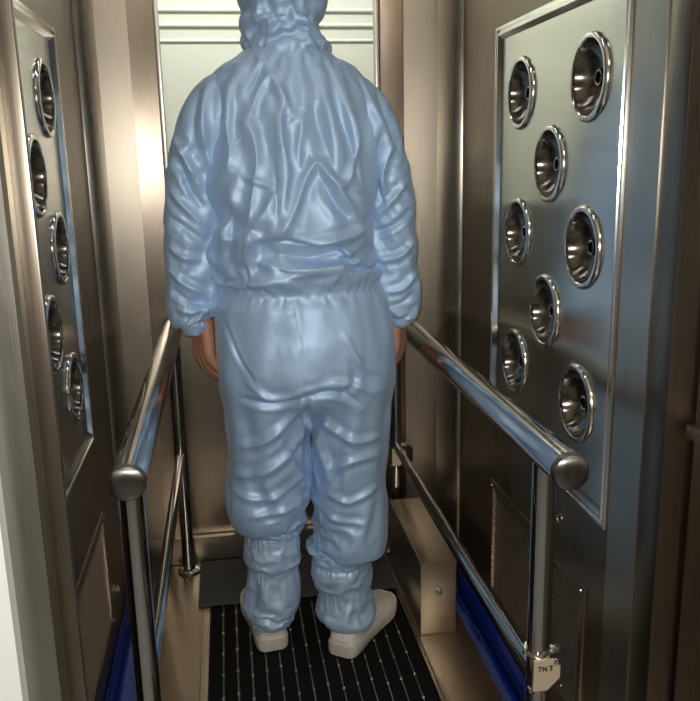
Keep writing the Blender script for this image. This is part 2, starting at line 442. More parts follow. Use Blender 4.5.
b = bmesh.new(); b2 = bmesh.new(); n = 15; wd = (GX1-GX0)/n
for k in range(n):
    xa = GX0+wd*k; W(b, xa+.003, xa+wd-.003, GY0+.003, GY1-.003, .012, .046, .002)
    if k:
        tube(b2, [(xa-.15, GY0+.003-1.8, .044), (xa-.15, GY1-.003-1.8, .044)], .0016, 8)
        for j in range(14):
            y = GY0+.06+.09*j+(k % 3)*.012; W(b2, xa-.003, xa+.003, y-.002, y+.002, .042, .0468)
bm_ = obj('brush_mat', b, M['rubber'], t)
w_ = obj('divider_wires', b2, M['alu'], bm_); w_.name = 'divider_wire'
b = bmesh.new(); box(b, -.130, .432, 2.085, 2.340, 0, .008, .002)
# slight warp to the mat
o = obj('floor_mat', b, M['mat']); o.location = (0, 0, .0505); tag(o, 'plain dark grey mat lying before the far door', 'mat')

def handrail(label, x, ys, top, low, end_y, far_y, mids):
    t = thing('handrail', label, 'handrail', (x, (ys[0]+ys[-1])/2, PT)); oy = t.location.y
    b = bmesh.new(); r = .0275
    pts = [(0, end_y-oy+.004, top), (0, far_y-oy, top)]
    tube(b, pts, r, 32, False); obj('top_rail', b, M['rail'], t)
    b = bmesh.new(); lathe(b, [(.0001, -.0075), (.012, -.007), (.021, -.0055), (.0265, -.002), (.0285, .003), (.0285, .010)], 32, 'y', (0, end_y-oy, top)); obj('end_cap', b, M['cap'], t)
    b = bmesh.new(); lathe(b, [(.0001, .0075), (.021, .0055), (.0285, -.002), (.0285, -.006)], 32, 'y', (0, far_y-oy, top)); obj('end_cap', b, M['cap'], t)
    b = bmesh.new(); tube(b, [(0, ys[0]-oy, low), (0, ys[-1]-oy, low)], .0125, 24); obj('lower_rail', b, M['rail'], t)
    for y in ys:
        b = bmesh.new(); tube(b, [(0, y-oy, .004), (0, y-oy, top-.015)], .019, 28); p = obj('post', b, M['rail'], t)
        b = bmesh.new(); lathe(b, [(.019, .012), (.024, .011), (.034, .005), (.036, 0.0)], 28, 'z', (0, y-oy, 0)); obj('foot_flange', b, M['rail'], p)
    return t
hl = handrail('polished steel handrail on the left of the person', -.163, [1.195, 2.305], .742, .377, 1.164, 2.335, 0)
hr = handrail('polished steel handrail on the right of the person', .475, [1.150, 2.305], .752, .352, 1.050, 2.335, 0)

def bracket(rail, y, z, s, marks):
    b = bmesh.new(); w, h = .030*s, .056*s
    pr = [(-w*.55, -h*.5), (w*.25, -h*.5), (w*.95, -h*.12), (w*.95, h*.28), (w*.6, h*.28), (w*.6, h*.5), (-w*.55, h*.5)]
    lo = [b.verts.new((p, -.026, q)) for p, q in pr]; hi = [b.verts.new((p, -.022, q)) for p, q in pr]
    n = len(pr)
    for k in range(n): b.faces.new((lo[k], lo[(k+1) % n], hi[(k+1) % n], hi[k]))
    b.faces.new(lo[::-1]); b.faces.new(hi)
    t = obj('sensor_bracket', b, M['tag_plate'], rail, False); t.location = (0, y-rail.location.y, z-PT)
    if marks:
        b = bmesh.new()
        def bar(x0, z0, x1, z1, th=.0011):
            d = Vector((x1-x0, 0, z1-z0)).normalized(); nn = Vector((-d.z, 0, d.x))*th
            q = [Vector((x0, -.0264, z0))+nn, Vector((x0, -.0264, z0))-nn, Vector((x1, -.0264, z1))-nn, Vector((x1, -.0264, z1))+nn]
            b.faces.new([b.verts.new(v) for v in q])
        zt, zb = h*.30, h*.14
        for x0_, segs in ((-.010, [(0, 1, 1, 1), (1, 1, .3, 0)]), (-.001, [(0, 0, 0, 1), (0, 1, 1, 0), (1, 0, 1, 1)]), (.009, [(0, 1, 1, 1), (1, 1, .4, .55), (.4, .55, 1, .3), (1, .3, .2, 0)])):
            for a in segs: bar(x0_+a[0]*.006, zb+a[1]*(zt-zb), x0_+a[2]*.006, zb+a[3]*(zt-zb))
        obj('marking', b, M['ink'], t, smooth=False)
    b = bmesh.new()
    lathe(b, [(.0195, .004), (.0235, .004), (.0235, -.004), (.0195, -.004), (.0195, .004)], 28, 'z', (0, 0, h*.58))
    box(b, .018, .034, -.012, .004, h*.58-.005, h*.58+.005, .001); box(b, -.028, -.019, -.010, .0, h*.58-.004, h*.58+.004, .001)
    obj('clamp', b, M['chrome'], t)
    b = bmesh.new(); box(b, .020, .052*s, -.022, .012, -h*.35, h*.42, .003); obj('sensor_body', b, M['void'], t)
    for px, pz in ((w*.8, h*.36), (w*1.05, -h*.35), (-w*.7, -h*.45)):
        b = bmesh.new(); lathe(b, [(.0001, -.029), (.003, -.028), (.004, -.024), (.004, -.018)], 14, 'y', (px, 0, pz)); obj('bolt', b, M['chrome'], t)
bracket(hr, 1.150, .352+PT+.017, 1.0, True)
bracket(hr, 2.305, .352+PT-.03, .95, False)
# steel control box with green button
t = thing('control_box', 'long steel control box with green button right of the mat', 'control box', (.4875, 2.0415, PT))
b = bmesh.new(); box(b, -.047, .047, -.2015, .2015, 0, .204, .003); obj('housing', b, M['steel_box'], t)
b = bmesh.new(); lathe(b, [(.0001, -.2095), (.0035, -.209), (.006, -.207), (.0065, -.204), (.0065, -.2)], 24, 'y', (.001, 0, .122)); obj('button', b, M['green'], t)
b = bmesh.new(); lathe(b, [(.0065, -.2065), (.0095, -.2065), (.010, -.2025)], 24, 'y', (.001, 0, .122)); obj('button_bezel', b, M['chrome'], t)

# blue protective film along the foot of both walls: upright strip and a fold lying on the floor
def film(label, xw, xi, y0, y1, zt, sg):
    b = bmesh.new(); n = 40; A = []
    for k in range(n+1):
        y = y0+(y1-y0)*k/n
        w1 = .004*noise.noise(Vector((y*9, xw, 1))); w2 = .006*noise.noise(Vector((y*7, xw, 5)))
        A.append([b.verts.new((xw-sg*(.003+abs(w1)*.5), y, zt+w2*.6)), b.verts.new((xw-sg*(.004+abs(w1)), y, zt*.5)), b.verts.new((xw-sg*.006, y, .010+abs(w2)*.5)),
                  b.verts.new((xw-sg*.018, y, .004)), b.verts.new(((xw+xi)/2, y, .004+abs(w1))), b.verts.new((xi+w2*.3, y, .003))])
    for k in range(n):
        for i in range(5):
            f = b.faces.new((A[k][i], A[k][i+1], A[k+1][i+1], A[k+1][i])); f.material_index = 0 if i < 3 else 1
    o = obj('protective_film', b, [M['film'], M['film_lit_fold']]); tag(o, label, 'film')
    md = o.modifiers.new('thick', 'SOLIDIFY'); md.thickness = .0012
film('blue protective film along the foot of the right wall', Rr, .5675, 1.14, 2.10, .088, 1)
film('blue protective film along the foot of the left wall', L, -.2265, 1.17, 2.10, .088, -1)

# ================================================================== LIGHT
def tube_lamp(label, x, y, z, ln):
    t = thing('ceiling_light', label, 'ceiling light', (x, y, z))
    b = bmesh.new(); box(b, -ln/2, ln/2, -.025, .025, -.001, .0, .0); box(b, -ln/2-.01, ln/2+.01, -.03, .03, -.018, -.001, .004); obj('housing', b, M['white_paint'], t)
    b = bmesh.new(); tube(b, [(-ln/2, 0, -.030), (ln/2, 0, -.030)], .014, 16); obj('diffuser', b, M['lamp'], t)
G = 'strip lamps on the chamber ceiling'
tube_lamp('slim white strip lamp on chamber ceiling, nearer the far door', .14, 2.05, CZ, .6)
tube_lamp('slim white strip lamp on chamber ceiling, nearer the camera', .14, 1.45, CZ, .6)
def area(name, loc, sx, sy, power, color, rot=(0, 0, 0)):
    l = bpy.data.lights.new(name, 'AREA'); l.shape = 'RECTANGLE'; l.size = sx; l.size_y = sy; l.energy = power; l.color = color
    o = bpy.data.objects.new(name, l); C.objects.link(o); o.location = loc; o.rotation_euler = rot; return o
area('near_room_light', (.1, -.75, 2.58), .6, .25, 15, (1, .95, .86))
area('beyond_room_light', (.1, 2.95, 2.48), 1.2, .3, 30, (1, .98, .9))
l = bpy.data.lights.new('phone_flash', 'POINT'); l.energy = 46; l.shadow_soft_size = .012; l.color = (1, .97, .92)
o = bpy.data.objects.new('phone_flash', l); C.objects.link(o); o.location = (-.015, .0, 1.275)
w = bpy.data.worlds.new('World'); SC.world = w; w.use_nodes = True
w.node_tree.nodes['Background'].inputs[0].default_value = (.9, .95, 1, 1); w.node_tree.nodes['Background'].inputs[1].default_value = .05

# ================================================================== CAMERA
cam = bpy.data.cameras.new('camera'); co = bpy.data.objects.new('camera', cam); C.objects.link(co)
cam.sensor_fit = 'HORIZONTAL'; cam.sensor_width = 36; cam.lens = 36*817.783/700; cam.clip_start = .02
Rm = ((.98821725, -.05525911, .14273438), (-.15153826, -.22216116, .96316176), (-.02151343, -.97344278, -.22791736))
co.matrix_world = Matrix(((Rm[0][0], -Rm[0][1], -Rm[0][2], 0), (Rm[1][0], -Rm[1][1], -Rm[1][2], 0), (Rm[2][0], -Rm[2][1], -Rm[2][2], 1.25), (0, 0, 0, 1)))
SC.camera = co
SC.view_settings.view_transform = 'Standard'; SC.view_settings.look = 'None'; SC.view_settings.gamma = 1
SC.view_settings.use_curve_mapping = False; SC.view_settings.exposure = 0.0
SC.cycles.use_denoising = True; SC.cycles.max_bounces = 14; SC.cycles.glossy_bounces = 8
SC.cycles.sample_clamp_indirect = 6
# ================================================================== PERSON in a pale blue clean-room suit, seen from behind
def fabric(name, col, seed=0):
    m, nt, b = base(name, col, .50, .26, Sheen_Weight=.15, Sheen_Roughness=.4)
    b.inputs['Specular IOR Level'].default_value = 1.0; b.inputs['Specular Tint'].default_value = (.92, .97, 1, 1)
    tc = nt.nodes.new('ShaderNodeTexCoord')
    # faint woven stripe grid of the antistatic cloth
    prev = None; outs = []
    for ax in (0, 1):
        wv = nt.nodes.new('ShaderNodeTexWave'); wv.wave_type = 'BANDS'; wv.bands_direction = ('X', 'Z')[ax]
        wv.inputs['Scale'].default_value = 62; wv.inputs['Distortion'].default_value = .6; wv.inputs['Detail'].default_value = 1
        nt.links.new(tc.outputs['Object'], wv.inputs['Vector']); outs.append(wv)
    mx = nt.nodes.new('ShaderNodeMath'); mx.operation = 'MAXIMUM'
    nt.links.new(outs[0].outputs[1], mx.inputs[0]); nt.links.new(outs[1].outputs[1], mx.inputs[1])
    pw = nt.nodes.new('ShaderNodeMath'); pw.operation = 'POWER'; pw.inputs[1].default_value = 10
    nt.links.new(mx.outputs[0], pw.inputs[0])
    cr = ramp(nt, pw.outputs[0], [(0, col), (1, tuple(min(1, c*1.03+.006) for c in col))]); nt.links.new(cr.outputs[0], b.inputs['Base Color'])
    def crease(scale, rot, st):
        mp = nt.nodes.new('ShaderNodeMapping'); mp.inputs['Rotation'].default_value = rot; mp.inputs['Scale'].default_value = st
        n = nt.nodes.new('ShaderNodeTexNoise'); n.noise_type = 'RIDGED_MULTIFRACTAL'; n.inputs['Scale'].default_value = scale; n.inputs['Detail'].default_value = 2.5
        n.inputs['Distortion'].default_value = .6; n.inputs['Roughness'].default_value = .55
        nt.links.new(tc.outputs['Object'], mp.inputs[0]); nt.links.new(mp.outputs[0], n.inputs['Vector']); return n
    n1 = crease(13, (0, .6, 0), (1, 1, .5)); n3 = crease(21, (0, -.9, .3), (1, 1, .5)); n2 = noise_tex(nt, 320, (1, 1, 1), 1)
    b1 = bump(nt, b, n1.outputs[0], .38, .009); b2 = bump(nt, b, n3.outputs[0], .30, .005, b1); 
    ns = noise_tex(nt, 7, (1, 1, 1), 2); va = nt.nodes.new('ShaderNodeMixRGB'); va.blend_type = 'ADD'; va.inputs[0].default_value = .10
    nt.links.new(tc.outputs['Object'], va.inputs[1]); nt.links.new(ns.outputs[1], va.inputs[2])
    vo = nt.nodes.new('ShaderNodeTexVoronoi'); vo.inputs['Scale'].default_value = 15; nt.links.new(va.outputs[0], vo.inputs['Vector'])
    b3 = bump(nt, b, vo.outputs['Distance'], .10, .012, b2); bump(nt, b, n2.outputs[0], .05, .001, b3)
    return m
M['suit'] = fabric('pale_blue_suit_cloth', (.385, .555, .785))
M['boot_cloth'] = fabric('boot_cloth', (.41, .565, .77))
M['skin'] = base('skin', (.42, .20, .13), .5, 0., Subsurface_Weight=.1, Subsurface_Radius=(.01, .004, .002))[0]
M['shoe'] = base('white_shoe', (.70, .66, .60), .55)[0]
M['sole'] = base('shoe_sole', (.56, .51, .43), .6)[0]

FRAMES = 34
TORSO = [(.153, 1.885, 1.490, .086, .085), (.150, 1.885, 1.462, .115, .098), (.152, 1.88, 1.435, .170, .112), (.155, 1.875, 1.37, .200, .130), (.157, 1.87, 1.28, .193, .140), (.156, 1.87, 1.15, .186, .145),
         (.152, 1.87, 1.04, .190, .152), (.163, 1.87, .965, .188, .140), (.168, 1.87, .92, .196, .148), (.176, 1.87, .84, .204, .165), (.177, 1.87, .79, .201, .168), (.176, 1.88, .742, .185, .145)]
LEGL = [(.090, 1.885, .80, .10, .14), (.080, 1.885, .72, .093, .138), (.072, 1.885, .672, .086, .126), (.077, 1.885, .58, .082, .115), (.064, 1.885, .506, .094, .115), (.068, 1.89, .44, .088, .110), (.076, 1.90, .40, .079, .098), (.074, 1.90, .352, .064, .080), (.074, 1.90, .332, .062, .078)]
LEGR = [(.265, 1.88, .80, .105, .14), (.268, 1.88, .72, .102, .138), (.267, 1.88, .646, .088, .126), (.265, 1.875, .585, .084, .116), (.260, 1.875, .534, .081, .112), (.266, 1.875, .46, .086, .112), (.263, 1.87, .37, .088, .108), (.247, 1.87, .32, .083, .097), (.238, 1.87, .275, .068, .083), (.238, 1.87, .255, .066, .080)]
# sleeves: swept along the arm, (x, y, z, half width in the picture plane, half depth)
ARML = [(.085, 1.885, 1.400, .050, .070), (.035, 1.880, 1.398, .060, .080), (-.012, 1.875, 1.365, .066, .080), (-0.050, 1.875, 1.295, 0.062, .073), (-0.071, 1.875, 1.205, 0.061, .067), (-0.083, 1.875, 1.118, 0.059, .065), (-0.090, 1.88, 1.04, 0.056, .062), (-0.089, 1.885, .975, 0.059, .064), (-0.087, 1.89, .925, 0.052, .058), (-0.081, 1.895, .888, 0.036, .044), (-0.078, 1.897, .862, 0.033, .040)]
ARMR = [(.225, 1.885, 1.398, .050, .070), (.275, 1.880, 1.392, .060, .080), (.322, 1.875, 1.352, .066, .080), (.357, 1.875, 1.27, .060, .073), (.377, 1.875, 1.19, .059, .067), (.388, 1.88, 1.06, .057, .065), (.394, 1.885, 1.00, .057, .063), (.401, 1.89, .935, .050, .058), (.402, 1.895, .882, .034, .044), (.400, 1.897, .856, .031, .040)]
def lofted(rs, n, shrink=0.0, power=2.2):
    b = bmesh.new()
    rs = [(a, c, z, max(rx-shrink, .01), max(ry-shrink, .01)) for a, c, z, rx, ry in resample(rs, n)]
    loft(b, rs, 40, True, power); return b
def sweep(rs, n, shrink=0.0, seg=40):
    b = bmesh.new(); P = np.array(resample(rs, n)); R = []
    for i in range(n):
        d = P[min(i+1, n-1), :3] - P[max(i-1, 0), :3]; d /= np.linalg.norm(d)
        a = np.cross(d, (0, 1, 0)); a /= np.linalg.norm(a); c = np.cross(a, d)
        ra, rb = max(P[i, 3]-shrink, .01), max(P[i, 4]-shrink, .01)
        R.append([b.verts.new(Vector(P[i, :3] + a*ra*math.cos(2*PI*k/seg) + c*rb*math.sin(2*PI*k/seg))) for k in range(seg)])
    for i in range(n-1):
        for k in range(seg): b.faces.new((R[i][k], R[i][(k+1) % seg], R[i+1][(k+1) % seg], R[i+1][k]))
    b.faces.new(R[0]); b.faces.new(R[-1]); bmesh.ops.recalc_face_normals(b, faces=b.faces[:]); return b
def union(name, lofts, voxel, smooth_it, mat='suit'):
    b = bmesh.new()
    for l in lofts: merge(b, l)
    o = obj(name, b, M[mat], None, False)
    rm = o.modifiers.new('r', 'REMESH'); rm.mode = 'VOXEL'; rm.voxel_size = voxel
    sm = o.modifiers.new('s', 'SMOOTH'); sm.iterations = smooth_it; sm.factor = .5
    bake(o); return o
def bake(o, keep=()):
    dg = bpy.context.evaluated_depsgraph_get()
    me = bpy.data.meshes.new_from_object(o.evaluated_get(dg))
    old = o.data; o.modifiers.clear(); o.data = me; bpy.data.meshes.remove(old); me.name = o.name
def xyz(me):
    a = np.empty(len(me.vertices)*3, np.float32); me.vertices.foreach_get('co', a); return a.reshape(-1, 3)
def setxyz(me, a): me.vertices.foreach_set('co', np.ascontiguousarray(a, np.float32).ravel()); me.update()

def sim(o, blocker, pins, grow, bend=.15, frames=FRAMES, gravity=-9.8):
    vg = o.vertex_groups.new(name='pin')
    for i, w in enumerate(pins):
        if w > 0: vg.add([i], float(w), 'REPLACE')
    cm = blocker.modifiers.new('c', 'COLLISION'); blocker.collision.thickness_outer = .004; blocker.collision.cloth_friction = 12
    m = o.modifiers.new('cloth', 'CLOTH'); s = m.settings
    s.quality = 6; s.mass = .12; s.tension_stiffness = 12; s.compression_stiffness = 12; s.shear_stiffness = 4; s.bending_stiffness = bend
    s.tension_damping = 6; s.compression_damping = 6; s.shear_damping = 5; s.bending_damping = .5; s.air_damping = 2
    s.vertex_group_mass = 'pin'; s.pin_stiffness = 1; s.shrink_min = -grow
    m.collision_settings.collision_quality = 3; m.collision_settings.distance_min = .003; m.collision_settings.use_self_collision = False
    m.point_cache.frame_start = 1; m.point_cache.frame_end = frames
    SC.gravity = (0, 0, gravity)
    for f in range(1, frames+1): SC.frame_set(f); 
    bake(o); SC.frame_set(1)

person = thing('person', 'person seen from behind in pale blue hooded coverall, standing between handrails with arms down', 'person', (.165, 1.88, PT))
VX = .0105
def subd(o, n=1):
    md = o.modifiers.new('s', 'SUBSURF'); md.levels = md.render_levels = n; bake(o)
    for p in o.data.polygons: p.use_smooth = True
def shell(name, parts, shr, pinf, grow, bend, g, frames=FRAMES, mat='suit', vx=VX, levels=1):
    o = union(name, [f(*a) for f, a in parts], vx, 5, mat)
    inner = union('inner', [f(*a, shr) for f, a in parts], vx*1.2, 4)
    P = xyz(o.data)
    sim(o, inner, pinf(P), grow, bend, frames, g)
    bpy.data.objects.remove(inner); subd(o, levels); o.parent = person
    o.location = -person.location
    return o
def band(z, c, w): return np.clip(1.4 - np.abs(z-c)/w, 0, 1)
def pin_suit(P):
    x, z = P[:, 0], P[:, 2]
    p = np.maximum(np.clip((z-1.45)/.02, 0, 1), band(z, .965, .010))
    p = np.maximum(p, np.where((x < .16) & (z < .5), np.clip((.362-z)/.014, 0, 1), 0))
    return np.maximum(p, np.where((x > .16) & (z < .4), np.clip((.288-z)/.014, 0, 1), 0))
suit = shell('coverall', [(lofted, (TORSO, 30)), (lofted, (LEGL, 26)), (lofted, (LEGR, 26))], .018, pin_suit, .085, 1.6, -4, levels=2)
def pin_sl(P): return np.maximum(np.clip((.895-P[:, 2])/.014, 0, 1), np.clip((.03-np.abs(P[:, 0]-.155)+.055)/.02, 0, 1))
slL = shell('sleeve', [(sweep, (ARML, 34))], .016, pin_sl, .09, 1.3, -4, levels=2)
slR = shell('sleeve', [(sweep, (ARMR, 34))], .016, pin_sl, .09, 1.3, -4, levels=2)
FOLDS = [
  (-7.0, 16.0, [(0.097, 1.449), (0.079, 1.41), (0.064, 1.348)]),
  (5.0, 10.0, [(0.108, 1.426), (0.13, 1.383), (0.157, 1.323)]),
  (6.0, 9.0, [(0.108, 1.427), (0.082, 1.391), (0.063, 1.34)]),
  (8.0, 14.0, [(0.042, 1.325), (0.066, 1.308), (0.073, 1.236), (0.058, 1.154), (0.042, 1.08), (0.035, 1.02)]),
  (-8.0, 13.0, [(0.021, 1.229), (-0.011, 1.177), (-0.03, 1.107), (-0.03, 1.015)]),
  (-8.0, 18.0, [(0.196, 1.37), (0.206, 1.306), (0.238, 1.216)]),
  (7.0, 10.0, [(0.101, 1.086), (0.137, 1.135), (0.17, 1.213), (0.2, 1.245), (0.229, 1.204), (0.258, 1.157), (0.287, 1.114)]),
  (-7.0, 12.0, [(0.203, 1.208), (0.236, 1.157), (0.266, 1.127)]),
  (6.0, 9.0, [(0.101, 1.084), (0.178, 1.078), (0.265, 1.09), (0.322, 1.112)]),
  (6.0, 9.0, [(0.053, 1.045), (0.133, 1.023), (0.246, 1.026), (0.303, 1.04)]),
  (-5.0, 8.0, [(0.092, 1.061), (0.177, 1.049), (0.282, 1.064)]),
  (3.0, 7.0, [(0.037, 1.221), (0.073, 1.207), (0.106, 1.194)]),
  (-1.5, 5.0, [(0.132, 1.325), (0.177, 1.354)]),
  (-6.0, 12.0, [(0.234, 1.397), (0.253, 1.33), (0.281, 1.248), (0.301, 1.181)]),
  (5.0, 9.0, [(0.271, 1.353), (0.286, 1.289), (0.268, 1.215), (0.241, 1.191)]),
  (4.0, 8.0, [(0.135, 1.386), (0.123, 1.307), (0.132, 1.226), (0.121, 1.153)]),
  (4.0, 8.0, [(0.174, 1.339), (0.159, 1.267), (0.162, 1.226)]),
  (-4.0, 9.0, [(0.101, 1.268), (0.106, 1.194), (0.107, 1.12)]),
  (5.0, 10.0, [(0.026, 1.411), (0.015, 1.341), (0.019, 1.269), (0.008, 1.229)]),
  (4.0, 8.0, [(0.216, 1.216), (0.267, 1.19), (0.306, 1.189)]),
  (5.0, 9.0, [(0.062, 1.054), (0.051, 1.088), (0.087, 1.154), (0.114, 1.194)]),
  (-5.0, 9.0, [(0.017, 1.156), (0.009, 1.089), (-0.002, 1.039)]),
  (4.0, 8.0, [(0.3, 1.079), (0.264, 1.054), (0.194, 1.048)]),
  (-9.0, 7.0, [(0.156, 0.749), (0.159, 0.678), (0.162, 0.601), (0.162, 0.503)]),
  (-0.7, 3.0, [(0.136, 0.958), (0.147, 0.864), (0.154, 0.744)]),
  (-7.0, 8.0, [(0.012, 0.739), (0.069, 0.729), (0.118, 0.732), (0.157, 0.748)]),
  (-7.0, 8.0, [(0.155, 0.744), (0.195, 0.753), (0.236, 0.746), (0.277, 0.717)]),
  (7.0, 10.0, [(0.153, 0.724), (0.107, 0.672), (0.051, 0.629), (0.006, 0.615)]),
  (7.0, 11.0, [(0.16, 0.659), (0.118, 0.6), (0.047, 0.552), (-0.016, 0.538)]),
  (5.0, 9.0, [(-0.019, 0.499), (0.04, 0.486), (0.095, 0.499), (0.154, 0.539)]),
  (4.0, 8.0, [(0.019, 0.442), (0.075, 0.452), (0.151, 0.465)]),
  (7.0, 9.0, [(0.164, 0.678), (0.191, 0.599), (0.212, 0.519), (0.206, 0.48)]),
  (-6.0, 9.0, [(0.163, 0.63), (0.18, 0.551), (0.187, 0.481)]),
  (6.0, 10.0, [(0.165, 0.713), (0.211, 0.655), (0.275, 0.622), (0.336, 0.627)]),
  (5.0, 9.0, [(0.197, 0.491), (0.253, 0.471), (0.325, 0.5)]),
  (4.0, 8.0, [(0.163, 0.459), (0.223, 0.423), (0.29, 0.412)]),
  (-5.0, 8.0, [(0.231, 0.739), (0.264, 0.774), (0.256, 0.821)]),
  (4.0, 9.0, [(0.027, 0.78), (0.078, 0.74), (0.123, 0.746)]),
  (5.0, 9.0, [(0.314, 0.734), (0.259, 0.765), (0.205, 0.778)]),
  (-3.0, 5.0, [(-0.017, 0.917), (0.013, 0.835), (0.045, 0.779)]),
  (4.0, 7.0, [(0.244, 0.877), (0.278, 0.811), (0.324, 0.78)]),
  (5.0, 9.0, [(0.208, 0.539), (0.255, 0.574), (0.326, 0.579)]),
]
SLEEVE_FOLDS = [
  (6.0, 9.0, [(-0.097, 1.306), (-0.075, 1.256), (-0.045, 1.196)]),
  (-6.0, 8.0, [(-0.092, 1.256), (-0.07, 1.196), (-0.043, 1.153)]),
  (6.0, 8.0, [(-0.117, 1.198), (-0.082, 1.154), (-0.049, 1.118)]),
  (-5.0, 8.0, [(-0.121, 1.138), (-0.085, 1.111), (-0.052, 1.083)]),
  (5.0, 8.0, [(-0.126, 1.077), (-0.097, 1.05), (-0.054, 1.039)]),
  (-6.0, 9.0, [(-0.04, 1.403), (-0.057, 1.338), (-0.053, 1.272)]),
  (5.0, 9.0, [(-0.014, 1.427), (-0.031, 1.354), (-0.031, 1.28), (-0.017, 1.229)]),
  (-6.0, 8.0, [(0.351, 1.307), (0.331, 1.221), (0.362, 1.14)]),
  (6.0, 8.0, [(0.373, 1.281), (0.349, 1.203), (0.371, 1.122)]),
  (5.0, 8.0, [(0.409, 1.201), (0.372, 1.158), (0.334, 1.123)]),
  (-5.0, 7.0, [(0.422, 1.139), (0.38, 1.104), (0.338, 1.087)]),
  (6.0, 8.0, [(0.427, 1.066), (0.389, 1.031), (0.342, 1.024)]),
  (5.0, 9.0, [(0.304, 1.425), (0.325, 1.367), (0.351, 1.315)]),
  (-5.0, 8.0, [(0.339, 1.408), (0.364, 1.332), (0.391, 1.263)]),
  (6.0, 8.0, [(-0.129, 1.024), (-0.093, 0.987), (-0.042, 0.958)]),
  (-6.0, 8.0, [(-0.128, 0.98), (-0.091, 0.951), (-0.043, 0.94)]),
  (6.0, 8.0, [(-0.118, 0.934), (-0.084, 0.924), (-0.039, 0.93)]),
  (-4.0, 5.0, [(-0.099, 0.892), (-0.075, 0.914), (-0.052, 0.931)]),
  (6.0, 8.0, [(0.436, 0.992), (0.398, 0.956), (0.36, 0.949)]),
  (-6.0, 8.0, [(0.431, 0.945), (0.397, 0.919), (0.364, 0.916)]),
  (4.0, 6.0, [(0.416, 0.899), (0.393, 0.891), (0.369, 0.897)]),
]
HOOD_FOLDS = [
  (6.0, 6.0, [(0.051, 1.497), (0.08, 1.525), (0.107, 1.539), (0.134, 1.544), (0.158, 1.547)]),
  (-6.0, 7.0, [(0.057, 1.484), (0.082, 1.516), (0.107, 1.531), (0.137, 1.539)]),
  (7.0, 7.0, [(0.158, 1.546), (0.181, 1.535), (0.204, 1.519), (0.221, 1.5)]),
  (-7.0, 8.0, [(0.154, 1.525), (0.167, 1.519), (0.191, 1.516), (0.211, 1.501), (0.231, 1.474)]),
  (5.0, 7.0, [(0.093, 1.525), (0.109, 1.509), (0.126, 1.513), (0.14, 1.535)]),
  (-5.0, 7.0, [(0.129, 1.513), (0.153, 1.505), (0.173, 1.509)]),
  (5.0, 7.0, [(0.057, 1.538), (0.071, 1.55), (0.104, 1.557)]),
  (-5.0, 7.0, [(0.075, 1.56), (0.091, 1.55), (0.134, 1.55)]),
  (5.0, 7.0, [(0.158, 1.557), (0.182, 1.551), (0.212, 1.554)]),
  (-4.0, 6.0, [(0.064, 1.474), (0.071, 1.493), (0.095, 1.503)]),
  (4.0, 5.0, [(0.08, 1.474), (0.093, 1.49), (0.097, 1.5)]),
  (4.0, 6.0, [(0.182, 1.474), (0.193, 1.487), (0.217, 1.477)]),
]
def fold(o, folds, gain=1.0, ymid=1.87):
    """press creases into the cloth on its back side; widths and heights in millimetres"""
    me = o.data; P = xyz(me).astype(np.float64); N = np.empty(len(P)*3, np.float32); me.vertex_normals.foreach_get('vector', N); N = N.reshape(-1, 3)
    face = np.clip(-N[:, 1]*1.6, 0, 1)*(P[:, 1] < ymid)
    D = np.zeros(len(P)); q = P[:, [0, 2]]
    for amp, w, pts in folds:
        pts = np.array(resample([(a, c, 0) for a, c in pts], 14))[:, :2]; w *= .001
        best = np.full(len(P), 9.); tt = np.zeros(len(P)); n = len(pts)-1
        for i in range(n):
            a, d = pts[i], pts[i+1]-pts[i]; u = np.clip(((q-a)@d)/max(d@d, 1e-12), 0, 1)
            r = np.linalg.norm(q-a-u[:, None]*d, axis=1); k = r < best; best[k] = r[k]; tt[k] = (i+u[k])/n
        taper = np.sin(np.clip(tt, .02, .98)*PI)**.6
        g = .55*np.exp(-(best/w)**2) + .5*np.exp(-best/(.6*w)) - .35*np.exp(-((best-1.9*w)/w)**2)
        D += amp*.001*g*taper
    P += N*(D*face*gain)[:, None]; setxyz(me, P)
SEAMS_L = [(-1.8, 3.0, [(.063, 1.433), (.003, 1.385), (-.015, 1.27), (-.06, 1.15)])]
def crumple(o, amp, sc, off=0):
    """small irregular creases all round (a crumpled, ridged noise)"""
    me = o.data; P = xyz(me); N = np.empty(len(P)*3, np.float32); me.vertex_normals.foreach_get('vector', N); N = N.reshape(-1, 3)
    d = np.array([noise.ridged_multi_fractal(Vector((p[0]*sc+off, p[1]*sc, p[2]*sc*.8)), .9, 2.1, 3, .9, 1.6) for p in P.astype(float)])
    P += N*((d-d.mean())*amp)[:, None]; setxyz(me, P)
P = xyz(suit.data)                                                # trouser legs hang full enough to touch each other
wz = np.clip((.70-P[:, 2])/.06, 0, 1)*np.clip((P[:, 2]-.39)/.05, 0, 1)
lf = (P[:, 0] < .168)*wz; rt = (P[:, 0] >= .168)*wz
P[:, 0] += lf*(P[:, 0]+.02)*.085 - rt*(.352-P[:, 0])*.045; setxyz(suit.data, P)
E_ = np.empty(len(suit.data.edges)*2, np.int32); suit.data.edges.foreach_get('vertices', E_); E_ = E_.reshape(-1, 2)
def relax(P, w, it):                                              # flatten the cloth where it lies taut
    cnt = np.bincount(E_.ravel(), minlength=len(P))[:, None]
    for _ in range(it):
        S = np.zeros_like(P)
        for c in range(3): S[:, c] = np.bincount(E_[:, 0], P[E_[:, 1], c], len(P)) + np.bincount(E_[:, 1], P[E_[:, 0], c], len(P))
        P = P + (S/cnt - P)*w[:, None]*.6
    return P
P = xyz(suit.data).astype(np.float64)
P = relax(P, np.clip((P[:, 2]-.66)/.08, 0, 1)*np.clip((.952-P[:, 2])/.045, 0, 1), 200)
